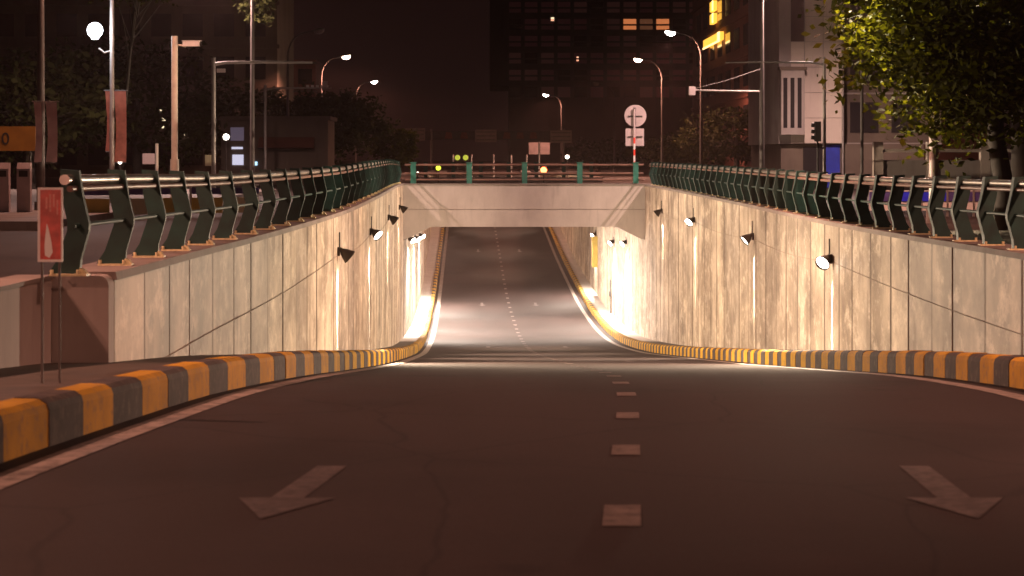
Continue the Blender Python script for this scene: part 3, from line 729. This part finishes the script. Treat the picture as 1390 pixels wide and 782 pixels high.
# yellow board fence behind the railing
hf = empty('barrier_fence', (-9.3, 49.5, 0)); tag(hf, 'low street barrier of yellow boards under a blue band behind the railing', 'barrier')
for k in range(5):
    MB().box(0.02, 0.74, 0, 0.06, 0.10, 0.46).build('yellow_board', M['yellowpanel'] if k % 3 != 1 else M['creamboard'], hf).location = (k*0.78, k*0.55, 0)
    MB().box(0.02, 0.74, 0, 0.05, 0.54, 0.68).build('blue_board', M['bluedull'], hf).location = (k*0.78, k*0.55, 0)
    MB().box(-0.03, 0.018, -0.02, 0.08, 0, 0.80).build('post', M['white'] if k % 2 else M['poledark'], hf).location = (k*0.78, k*0.55, 0)
    MB().box(0.02, 0.74, 0.01, 0.04, 0.72, 0.76).build('top_bar', M['white'], hf).location = (k*0.78, k*0.55, 0)
# two ticket posts
for px, lb in ((4, 'grey ticket post with dark screen at the picture edge'), (33, 'grey ticket post with dark screen left of the red sign')):
    X = (px-HX)/FPX*50
    t = empty('ticket_post', (X, 50, 0.15)); tag(t, lb, 'ticket machine', 'ticket posts on the pavement')
    MB().box(-0.15, 0.15, -0.1, 0.1, 0, 0.62).build('body', M['signback'], t)
    MB().prism([(-0.11,0.62),(0.11,0.62),(0.11,1.12),(-0.02,1.12),(-0.11,0.98)], 'x', -0.15, 0.15).build('head', M['signback'], t, fix=True)
    MB().box(-0.10, 0.10, -0.125, -0.112, 0.80, 0.94).build('screen', M['dark'], t)
# yellow advertising board
X0 = (-40-HX)/FPX*54; X1 = (48-HX)/FPX*54
yb = empty('advert_board', (X0, 54, 0.15)); tag(yb, 'wide yellow board with dark numerals behind the ticket posts', 'billboard')
MB().box(0, X1-X0, 0, 0.06, 1.40, 2.0).build('board', M['boardyellow'], yb)
for u in (0.15, X1-X0-0.15): MB().cyl((u, 0.1, 0), (u, 0.1, 1.95), 0.03, n=8).build('post', M['poledark'], yb)
fc = bpy.data.curves.new('numerals', 'FONT'); fc.body = '50'; fc.size = 0.42; fc.extrude = 0.004; fc.materials.append(M['dark'])
ft = bpy.data.objects.new('numerals_source', fc); fo = link(bpy.data.objects.new('numerals', bpy.data.meshes.new_from_object(ft)), yb); bpy.data.objects.remove(ft); fo.rotation_euler = (R(90), 0, 0); fo.location = ((-10-HX)/FPX*54 - X0, -0.006, 1.56)
# hanging banners on poles
def banner(px0, px1, py0, py1, y, mat, label):
    a = P(px0, py0, y); b = P(px1, py1, y)
    root = empty('hanging_banner', ((a[0]+b[0])/2, y, b[2])); tag(root, label, 'banner', 'banners hung from lamp poles')
    wd = (b[0]-a[0])/2; h = a[2]-b[2]; m = MB(); n = 10
    for off in (0, 0.006):
        for i in range(n+1):
            t = i/n; w_ = wd*(1 - 0.10*math.sin(math.pi*t)); s_ = 0.03*math.sin(3*t)
            m.v += [(-w_ + s_, off + 0.04*math.sin(5*t), h*t), (w_ + s_, off + 0.03*math.sin(4*t+1), h*t)]
    for q in (0, 1):
        for i in range(n):
            k = q*2*(n+1) + 2*i; f = [k, k+1, k+3, k+2]; m.f.append(f if q == 0 else f[::-1]); m.sm.append(True)
    m.build('cloth', mat, root)
    MB().cyl((-wd-0.05, 0, h+0.02), (wd+0.05, 0, h+0.02), 0.015, n=6).build('top_bar', M['poledark'], root)
    MB().cyl((-wd, 0, -0.02), (wd, 0, -0.02), 0.012, n=6).build('bottom_bar', M['poledark'], root)
banner(46, 56, 139, 220, 51.85, M['pinkcloth'], 'narrow pink banner half hidden beside the lamp pole')
banner(62, 77, 139, 220, 51.85, M['pinkcloth'], 'wider pale pink banner hanging beside the lamp pole')
banner(155, 171, 124, 220, 60.0, M['redcloth'], 'faded red banner on the pole under the bluish globe lamp')
banner(143, 150, 124, 205, 60.0, M['redcloth'], 'thin strip of faded banner on the outer side of the globe pole')
# globe lamp pole
g = P(152, 216, 60); gp = empty('globe_lamp', (g[0], 60, 0.15)); tag(gp, 'pole carrying a glaring bluish white round lamp', 'street lamp')
MB().cyl((0,0,0), (0,0,7.5), 0.07, 0.05, 10).build('pole', M['pole'], gp)
MB().tube([(0,0,4.15),(-0.2,-0.05,4.08),(-0.34,-0.1,4.2)], 0.03, 8).build('arm', M['pole'], gp)
mt = Matrix.Translation((-0.44, -0.12, 4.72-0.15+0.12))
MB().lathe([(0.03,-0.25),(0.10,-0.23)]+[(0.215*math.sin(R(a)), -0.215*math.cos(R(a))) for a in range(28,181,19)], 18, mt).build('globe', M['lampblue'], gp)
l = bpy.data.lights.new('globe_light', 'POINT'); l.energy = 260; l.color = (0.85, 0.92, 1.0); l.shadow_soft_size = 0.22
lo = link(bpy.data.objects.new('globe_light', l), gp); lo.location = (-0.44, -0.42, 4.69)
# camera pole
X = (237-HX)/FPX*58; cp_ = empty('camera_pole', (X, 58, 0.15)); tag(cp_, 'cream pole with a surveillance camera on top', 'camera pole')
MB().cyl((0,0,0), (0,0,1.2), 0.115, n=12).build('sleeve', M['polewhite'], cp_); MB().cyl((0,0,1.2), (0,0,4.43), 0.085, n=12).build('pole', M['polewhite'], cp_)
MB().tube([(0,0,4.2),(0.18,0,4.18),(0.30,0,4.14)], 0.025, 8).build('bracket', M['polewhite'], cp_)
MB().box(0.22, 0.66, -0.09, 0.09, 4.16, 4.29).box(0.20, 0.70, -0.11, 0.11, 4.292, 4.31).build('camera_housing', M['white'], cp_)
MB().cyl((0.66,0,4.22), (0.70,0,4.22), 0.05, n=10).build('camera_lens', M['dark'], cp_)
# small sign beside it
X = (213-HX)/FPX*62; ss = empty('street_sign', (X, 62, 0.15)); tag(ss, 'small pinkish sign on a short cream post beside the camera pole', 'sign')
MB().cyl((0,0,0), (0,0,1.64), 0.045, n=8).build('post', M['polewhite'], ss); MB().box(-0.40, -0.06, -0.02, 0.0, 1.06, 1.36).build('plate', M['signback'], ss)
# overhead arms
def arm_pole(px, py_arm, px_end, y, label, mat, extras=None, r=0.075):
    X = (px-HX)/FPX*y; Xe = (px_end-HX)/FPX*y; Z = ZC-(py_arm-HY)/FPX*y
    root = empty('traffic_gantry', (X, y, 0)); tag(root, label, 'traffic pole', 'overhead traffic arms')
    MB().cyl((0,0,0), (0,0,0.3), r*1.7, n=12).build('base', mat, root)
    MB().cyl((0,0,0.3), (0,0,Z+0.18), r*1.15, r, n=12).build('pole', mat, root)
    d = Xe - X; sg_ = 1 if d > 0 else -1
    MB().tube([(sg_*0.05,0,Z-0.06),(sg_*0.4,0,Z),(d*0.6,0,Z+0.02),(d,0,Z)], [r*0.9,r*0.8,r*0.65,r*0.5], 10).build('arm', mat, root)
    return root, d, Z
a1, d, Z = arm_pole(290, 85, 424, 80, 'long bare traffic arm on a grey pole above the railing', M['pole'])
MB().box(0.12, 0.42, -0.07, 0.07, Z-0.36, Z-0.22).build('camera_housing', M['signback'], a1); MB().box(-0.3, -0.09, -0.1, 0.1, 1.1, 1.5).build('control_box', M['creamboard'], a1)
a2, d, Z = arm_pole(360, 120, 450, 110, 'second traffic arm farther back with small lamps along it', M['pole'], r=0.07)
for k in range(5): MB().box(d*0.62+k*0.24, d*0.62+k*0.24+0.14, -0.08, 0.0, Z+0.05, Z+0.16).build('lamp_unit', M['white'], a2)
MB().box(d*0.86, d*0.86+0.25, -0.1, 0.1, Z+0.06, Z+0.36).build('camera_housing', M['signback'], a2)
a3, d, Z = arm_pole(1119, 85, 985, 75, 'traffic arm on the slim pole before the pale tiled building', M['pole'], r=0.05)
sgn_ = empty('traffic_signal', ((1110-HX)/FPX*74.8, 74.8, 0)); tag(sgn_, 'dark traffic signal seen edge-on beside the slim pole', 'traffic light')
MB().box(-0.10, 0.10, -0.12, 0.12, 1.95, 2.62).build('housing', M['dark'], sgn_)
MB().tube([(0.20,0,1.72),(0.06,0,1.74),(-0.02,0,1.96)], 0.035, 8).build('bracket', M['dark'], sgn_); MB().cyl((0.0,0,0),(0.0,0,1.95),0.03,n=8).build('post', M['dark'], sgn_)
for k in range(3): MB().cyl((-0.10,-0.02,2.07+k*0.21), (-0.22,-0.02,2.09+k*0.21), 0.075, n=10).build('visor', M['dark'], sgn_)
X = (1037-HX)/FPX*88.0; sa = empty('camera_gantry', (X-0.12, 88.2, 0)); tag(sa, 'thin horizontal arm with a camera box reaching left from the bare pole', 'traffic pole', 'overhead traffic arms')
Z = ZC + 92/FPX*88
MB().tube([(0,0,Z),(-1.4,0,Z+0.02),(-2.7,0,Z+0.05)], 0.04, 8).build('arm', M['pole'], sa); MB().cyl((0,0,0),(0,0,Z+0.1),0.05,n=8).build('post', M['poledark'], sa)
MB().box(-2.85, -2.6, -0.12, 0.12, Z-0.15, Z+0.2).build('camera_housing', M['signback'], sa)
MB().tube([(-2.6,0,Z+0.12),(-1.3,0,Z+0.45),(0,0,Z+0.9)], 0.012, 6).build('stay_wire', M['pole'], sa)
X = (1170-HX)/FPX*66; sp = empty('slim_pole', (X, 66, 0)); tag(sp, 'slim grey pole in front of the tree leaves edge', 'pole')
MB().cyl((0,0,0), (0,0,0.25), 0.11, n=10).build('base', M['poledark'], sp); MB().cyl((0,0,0.25), (0,0,7.5), 0.05, 0.045, n=10).build('pole', M['poledark'], sp)

# ------------------------------------------------------------------ round sign on the bridge
rs = empty('road_sign', ((861-HX)/FPX*92.3, 92.3, 0)); tag(rs, 'backs of a round sign and square plate on a red-white pole at the bridge', 'sign')
n = 9
for k in range(n):
    z0 = 0.0 + k*0.25; MB().cyl((0,0,z0), (0,0,z0+0.249), 0.045, n=10).build('pole_band', M['redbright'] if k % 2 == 0 else M['white'], rs)
MB().cyl((0,0,2.25), (0,0,3.45), 0.042, n=10).build('pole', M['signback'], rs)
MB().cyl((0.05,0.07,3.16), (0.05,0.10,3.16), 0.46, n=40).build('round_plate', M['signback'], rs)
MB().box(-0.36, 0.41, 0.07, 0.10, 1.90, 2.63).build('square_plate', M['signback'], rs)
for z, a, b in ((3.14, -0.26, -0.06), (3.14, 0.08, 0.34), (2.28, -0.26, -0.06), (2.28, 0.08, 0.34)):
    MB().box(a, b, 0.035, 0.068, z-0.025, z+0.025).build('cross_bar', M['dark'], rs)
MB().box(-0.02, 0.06, 0.044, 0.068, 2.78, 3.5).build('upright_bar', M['dark'], rs)

# ------------------------------------------------------------------ far sign gantry and lights beyond the bridge
gy_ = 210.0
gr = empty('sign_gantry', ((586-HX)/FPX*gy_, gy_, 0)); tag(gr, 'far overhead gantry with three signs across the street beyond the bridge', 'sign gantry')
ox = (586-HX)/FPX*gy_
for px in (586, 765): MB().cyl(((px-HX)/FPX*gy_-ox,0,0), ((px-HX)/FPX*gy_-ox,0,4.2), 0.10, n=8).build('post', M['pole'], gr)
zb0, zb1 = P(0,190,gy_)[2], P(0,178,gy_)[2]
MB().box((560-HX)/FPX*gy_-ox, (762-HX)/FPX*gy_-ox, 0.0, 0.12, zb0, zb1).build('fascia_board', M['poledark'], gr)
for px, py in ((562.5,182.5), (659.5,184.5), (761.5,185.5)):
    x = (px-HX)/FPX*gy_-ox; z = ZC-(py-HY)/FPX*gy_; hw = 14.5/FPX*gy_; hh = 8.5/FPX*gy_
    p_ = MB().box(x-hw, x+hw, -0.14, -0.02, z-hh, z+hh).build('sign_plate', M['signback'], gr)
    for v in (-0.62, 0.0, 0.62): MB().box(x-hw*0.9, x+hw*0.9, -0.18, -0.142, z+v*hh-0.06, z+v*hh+0.06).build('stiffener', M['pole'], p_)
for px in (609, 630, 688, 706, 724):
    x = (px-HX)/FPX*gy_-ox; MB().prism([(x-0.38, zb0+0.12), (x+0.38, zb0+0.12), (x+0.26, zb1-0.14), (x-0.24, zb1-0.10)], 'y', -0.05, -0.005).build('faded_panel', M['redcloth'], gr, fix=True)
ps = empty('road_sign', ((732-HX)/FPX*140, 140, 0)); tag(ps, 'pinkish square sign back on a thin post over the bridge middle', 'sign')
MB().cyl((0,0,0), (0,0,2.45), 0.04, n=8).build('post', M['pole'], ps)
for a, b in ((-0.66,-0.07), (0.06,0.66)): MB().box(a, b, -0.08, -0.045, 1.65, 2.40).build('plate', M['signback'], ps)
for k, px in enumerate((615, 640, 670, 694, 715)):
    b_ = empty('marker_post', ((px-HX)/FPX*134, 134, 0)); tag(b_, 'thin white marker post, number %s of five from the bushy tree side' % ('one', 'two', 'three', 'four', 'five')[k], 'post', 'white marker posts beyond the bridge')
    MB().cyl((0,0,0), (0,0,1.55), 0.05, n=8).build('post', M['white'], b_); MB().cyl((0,0,1.55), (0,0,1.62), 0.055, 0.03, n=8).build('cap', M['signback'], b_)
def small_lamp(px, py, y, r, mat, label, name='signal_lamp'):
    X, Y, Z = P(px, py, y)
    t = empty(name, (X, y, 0)); tag(t, label, 'signal lamp', 'small lamps beyond the bridge railing')
    MB().cyl((0,0,0), (0,0,max(Z-r, 0.05)), 0.03, n=8).build('post', M['poledark'], t)
    mt = Matrix.Translation((0, -0.05, Z)) @ Matrix.Rotation(R(90), 4, 'X')
    MB().lathe([(0,0.04),(r*0.6,0.035),(r,0.0),(r,-0.06),(0,-0.06)], 14, mt).build('lens', M[mat], t)
    MB().lathe([(r*1.15,-0.02),(r*1.25,-0.10),(0,-0.12)], 14, mt).build('housing', M['dark'], t)
small_lamp(738, 231, 118, 0.17, 'redlight', 'glowing red signal lamp between the bridge rails')
small_lamp(770, 213, 150, 0.13, 'smalllight', 'small white lamp right of the square sign back')
small_lamp(595, 228, 126, 0.14, 'limelight', 'lime lamp just above the bridge rail')
small_lamp(621, 214, 131, 0.16, 'limedim', 'first of two dim lime lamps between marker posts')
small_lamp(632, 214, 131.5, 0.16, 'limedim', 'second of two dim lime lamps beside the second marker post')
small_lamp(567, 235, 122, 0.07, 'smalllight', 'tiny white lamp low behind the bridge rails')
small_lamp(307, 186, 108, 0.15, 'smalllight', 'small white lamp left of the lit shop windows')
small_lamp(163, 220, 66, 0.06, 'smalllight', 'tiny white lamp under the faded red banner')
small_lamp(403, 234, 112, 0.12, 'smalllight', 'tiny white lamp resting just above the railing bend')

# ------------------------------------------------------------------ buildings
def lit_boxes(root, ox, y, spec, name='lit_window'):
    for px, py, wd, h, mat in spec:
        X, Y, Z = P(px, py, y); hw = wd/2/FPX*y; hh = h/2/FPX*y
        MB().box(X-hw-ox, X+hw-ox, -0.05, 0.02, Z-hh, Z+hh).build(name, M[mat], root)
bl = empty('brown_building', (-38, 165, 0)); tag(bl, 'wide dark brown building behind the left street trees', 'building')
MB().box(0, 22, 0.03, 14, 0, 24).build('wall', M['brownwall'], bl)
for k in range(7): MB().box(-0.2, 22.2, -0.25, 0.028, 3.2+k*3.2, 3.5+k*3.2).build('floor_band', M['brownwall'], bl)
wm = MB().box(-0.75, 0.75, -0.02, 0.028, 0, 1.7).mesh('window', M['glass'])
for i in range(9):
    for k in range(6): inst('window', wm, bl, (1.6+i*2.35, 0, 0.9+k*3.2))
lit_boxes(bl, -38, 164.9, [(219,150,5,4,'wincream'), (222,162,5,4,'wincream'), (222,172,5,4,'wincream'), (250,183,7,4,'wincream'), (252,192,4,4,'wincream')])
sh = empty('shop_building', ((300-HX)/FPX*116, 116, 0)); so = (300-HX)/FPX*116
tag(sh, 'small shop with lit bluish white windows behind the railing', 'shop')
MB().box(0, 5.6, 0.03, 5, 0, 3.4).build('wall', M['brownwall'], sh)
lit_boxes(sh, so, 116, [(322,201,15,3,'winwhite'), (323,217,15,14,'winwhite'), (322,182,18,18,'windimwhite')]); lit_boxes(sh, so, 115.9, [(345,222,8,5,'cyanlight')], 'lit_sign')
MB().prism([(0.02,1.9),(0.02,2.5),(-0.9,1.95)], 'x', 2.0, 4.9).build('awning', M['redwall'], sh, fix=True)
MB().box(-0.15, 5.75, -0.2, 5.1, 3.4, 3.6).build('roof', M['brownwall'], sh)
cy = empty('cyan_sign', P(387,164,128)); tag(cy, 'tiny cyan lit sign in front of the dark tree', 'sign')
MB().box(-0.2, 0.2, 0, 0.06, -0.22, 0.22).build('face', M['cyanlight'], cy); MB().cyl((0,0.1,-3.6), (0,0.1,0.1), 0.04, n=8).build('post', M['poledark'], cy)
rb_ = empty('red_building', ((340-HX)/FPX*190, 190, 0)); tag(rb_, 'dark reddish block rising behind the upper traffic arms', 'building')
MB().box(0, 5.6, 0.03, 8, 0, 9.9).build('wall', M['redwall'], rb_)
for k in range(4): MB().box(-0.1, 5.7, -0.1, 0.028, 2.3+k*2.4, 2.5+k*2.4).build('floor_band', M['brownwall'], rb_)
for i in range(3):
    for k in range(3): MB().box(0.5+i*1.8, 1.7+i*1.8, -0.02, 0.028, 3.0+k*2.4, 4.3+k*2.4).build('window', M['glass'], rb_)
# tower in the middle distance
tw = empty('tower_block', (0, 400, 0)); tag(tw, 'huge dark tower block with faint window grid and three orange windows', 'building')
MB().box(-0.3, 3.2, -0.6, 30, 14.5, 44).build('stair_tower', M['towerwall'], tw)
MB().box(3.2, 39.5, 0.03, 30, 0, 44).build('wall', M['towerwall'], tw)
wm = {k: MB().box(-1.15, 1.15, -0.05, 0.028, 0, 1.9).mesh('window', M[k]) for k in ('winglow', 'winglow2', 'winorange', 'windim', 'glass')}
rnd = random.Random(12)
for k in range(5, 11):
    MB().box(3.2, 39.6, -0.3, 0.028, 3.07*k+13.2-12.28, 3.07*k+13.5-12.28).build('floor_band', M['towerwall'], tw)
for i in range(12):
    for k in range(4, 11):
        mt = rnd.choice(['winglow', 'winglow', 'winglow2', 'glass'])
        z = 1.35 + (216-33)*400/3000 + (k-8)*3.07 - 0.95
        if k == 8 and i == 7: mt = 'winorange'
        if k == 8 and i == 8: mt = 'windim'
        if k == 8 and i == 9: mt = 'winorange'
        inst('window', wm[mt], tw, (4.2 + i*2.98, 0, z))
lit_boxes(tw, 0, 399.8, [(750,26,4,5,'wincream'), (784,80,3,6,'wincream')], 'window_lamp')
# dark red block with amber signs
rt = empty('corner_tower', (20, 150, 0)); tag(rt, 'dark reddish tower carrying slanted amber lit signs', 'building')
MB().box(0.03, 14, 0, 70, 0, 34).build('wall', M['redwall'], rt)
for k in range(10): MB().box(-0.15, 0.028, -0.1, 70.1, 3.0+k*3.2, 3.2+k*3.2).build('floor_band', M['redwall'], rt)
for i in range(10):
    for k in range(5): MB().box(-0.03, 0.028, 2+i*6.6, 5.6+i*6.6, 3.9+k*3.2, 5.6+k*3.2).build('window', M['glass'], rt)
sgb = MB().box(-0.5, -0.16, 38.6, 53.4, 11.55, 12.25).build('amber_sign', M['amber'], rt)
MB().box(-0.56, -0.502, 38.6, 53.4, 11.40, 11.56).build('sign_edge', M['amberline'], sgb); MB().box(-0.56, -0.502, 38.6, 40.4, 11.56, 12.25).build('sign_edge', M['amberline'], sgb)
for k, z in enumerate((13.35, 14.45)): 
    s2 = MB().box(-0.5, -0.16, 44.2, 47.4, z, z+0.85).build('amber_square', M['amber'], rt); MB().box(-0.56, -0.502, 44.2, 44.9, z, z+0.85).build('sign_edge', M['amberline'], s2)
# pale tiled building
tb = empty('tiled_building', (14.17, 100, 0)); tag(tb, 'pale tiled corner building with glass strip and bay window beside the tree', 'building')
MB().box(-1.15, 1.70, 0.06, 12, 2.05, 14).build('wall', M['block'], tb)
MB().box(-1.0, 5.5, 0.5, 12, 0, 2.04).build('shopfront_wall', M['brownwall'], tb)
zrow = [2.06 + 1.15*k for k in range(11)]
pt = MB().box(0.012, 0.835, 0, 0.058, 0.012, 1.138).mesh('tile_panel', M['tile'])
pt2 = MB().box(0.012, 0.60, 0, 0.058, 0.012, 1.138).mesh('tile_panel', M['tile'])
for z in zrow:
    for x in (0.0, 0.85): inst('tile_panel', pt, tb, (x, 0, z))
for k, z in enumerate(zrow[:4]): inst('tile_panel', pt2, tb, (-0.62, 0.0, z))
MB().box(-0.62, -0.02, -0.02, 0.058, zrow[4]+0.02, 14).build('glass_strip', M['glassrefl'], tb)
MB().box(-0.02, 0.01, -0.05, 0.058, zrow[4], 14).build('mullion', M['pole'], tb)
bw = MB().box(-1.15, -0.10, -0.75, -0.02, 2.45, 5.35).build('bay_window', M['block'], tb)
for k in range(3): MB().box(-1.06+k*0.32, -0.88+k*0.32, -0.765, -0.752, 2.75, 5.0).build('pane', M['glass'], bw)
MB().box(-1.22, 0.0, -0.85, 0.0, 5.352, 5.5).build('bay_roof', M['brownwall'], bw)
MB().box(1.02, 1.66, 0.40, 0.498, 0.05, 2.0).build('blue_door', M['blue'], tb); MB().box(0.0, 0.95, 0.42, 0.498, 0.05, 1.9).build('shop_window', M['glass'], tb)
MB().cyl((1.74, 0.02, 0), (1.74, 0.02, 13), 0.05, n=8).build('downpipe', M['pole'], tb)
MB().box(1.80, 6.5, 1.5, 12, 2.05, 14).build('side_wall', M['brownwall'], tb)
for z in zrow[::2]: MB().box(1.80, 6.5, 1.42, 1.498, z-0.04, z+0.04).build('floor_band', M['block'], tb)
for i in range(2):
    for k in range(3): MB().box(2.3+i*1.9, 3.6+i*1.9, 1.45, 1.498, zrow[2*k]+0.5, zrow[2*k]+1.9).build('window', M['glass'], tb)
# low boundary wall behind the tree
bwall = empty('boundary_wall', (11.2, 64, 0)); tag(bwall, 'beige boundary wall with pale pillars under the big tree', 'wall')
for k in range(6):
    MB().box(0.14+k*1.55, 1.41+k*1.55, 0, 0.12, 0.0, 1.32).build('wall_bay', M['block'], bwall)
    MB().box(-0.135+k*1.55, 0.135+k*1.55, -0.08, 0.2, 0, 1.85).build('pillar', M['tile'], bwall)
    MB().box(0.14+k*1.55, 1.41+k*1.55, -0.03, 0.15, 1.55, 1.64).build('top_rail', M['tile'], bwall)
# blue and white street barrier behind the tree-side railing
bb = empty('barrier_fence', (8.9, 52, 0)); tag(bb, 'low blue and white street barrier behind the railing under the tree', 'barrier')
for k in range(5):
    x = k*0.62
    MB().box(x, x+0.56, 0, 0.05, 0.36, 0.57).build('blue_board', M['bluebright'] if k in (1, 2) else M['bluedull'], bb)
    MB().box(x, x+0.56, -0.06, 0.10, 0.14, 0.33).build('white_base', M['white'], bb); MB().box(x+0.565, x+0.61, -0.02, 0.07, 0, 0.62).build('post', M['pole'], bb)
    MB().box(x, x+0.56, 0.01, 0.04, 0.59, 0.61).build('top_bar', M['white'], bb)

# ------------------------------------------------------------------ night air: thin warm city haze
hm = bpy.data.materials.new('thin night haze'); hm.use_nodes = True; ht = hm.node_tree; ht.nodes.clear()
pv = ht.nodes.new('ShaderNodeVolumePrincipled'); ho = ht.nodes.new('ShaderNodeOutputMaterial')
pv.inputs['Color'].default_value = (0.9, 0.66, 0.62, 1); pv.inputs['Density'].default_value = 0.00020; pv.inputs['Anisotropy'].default_value = 0.55
ht.links.new(pv.outputs[0], ho.inputs['Volume'])
hz = MB().box(-1600, 1600, -450, 2100, -9.5, 47).build('haze', hm); tag(hz, kind='stuff')
SC.cycles.volume_bounces = 0
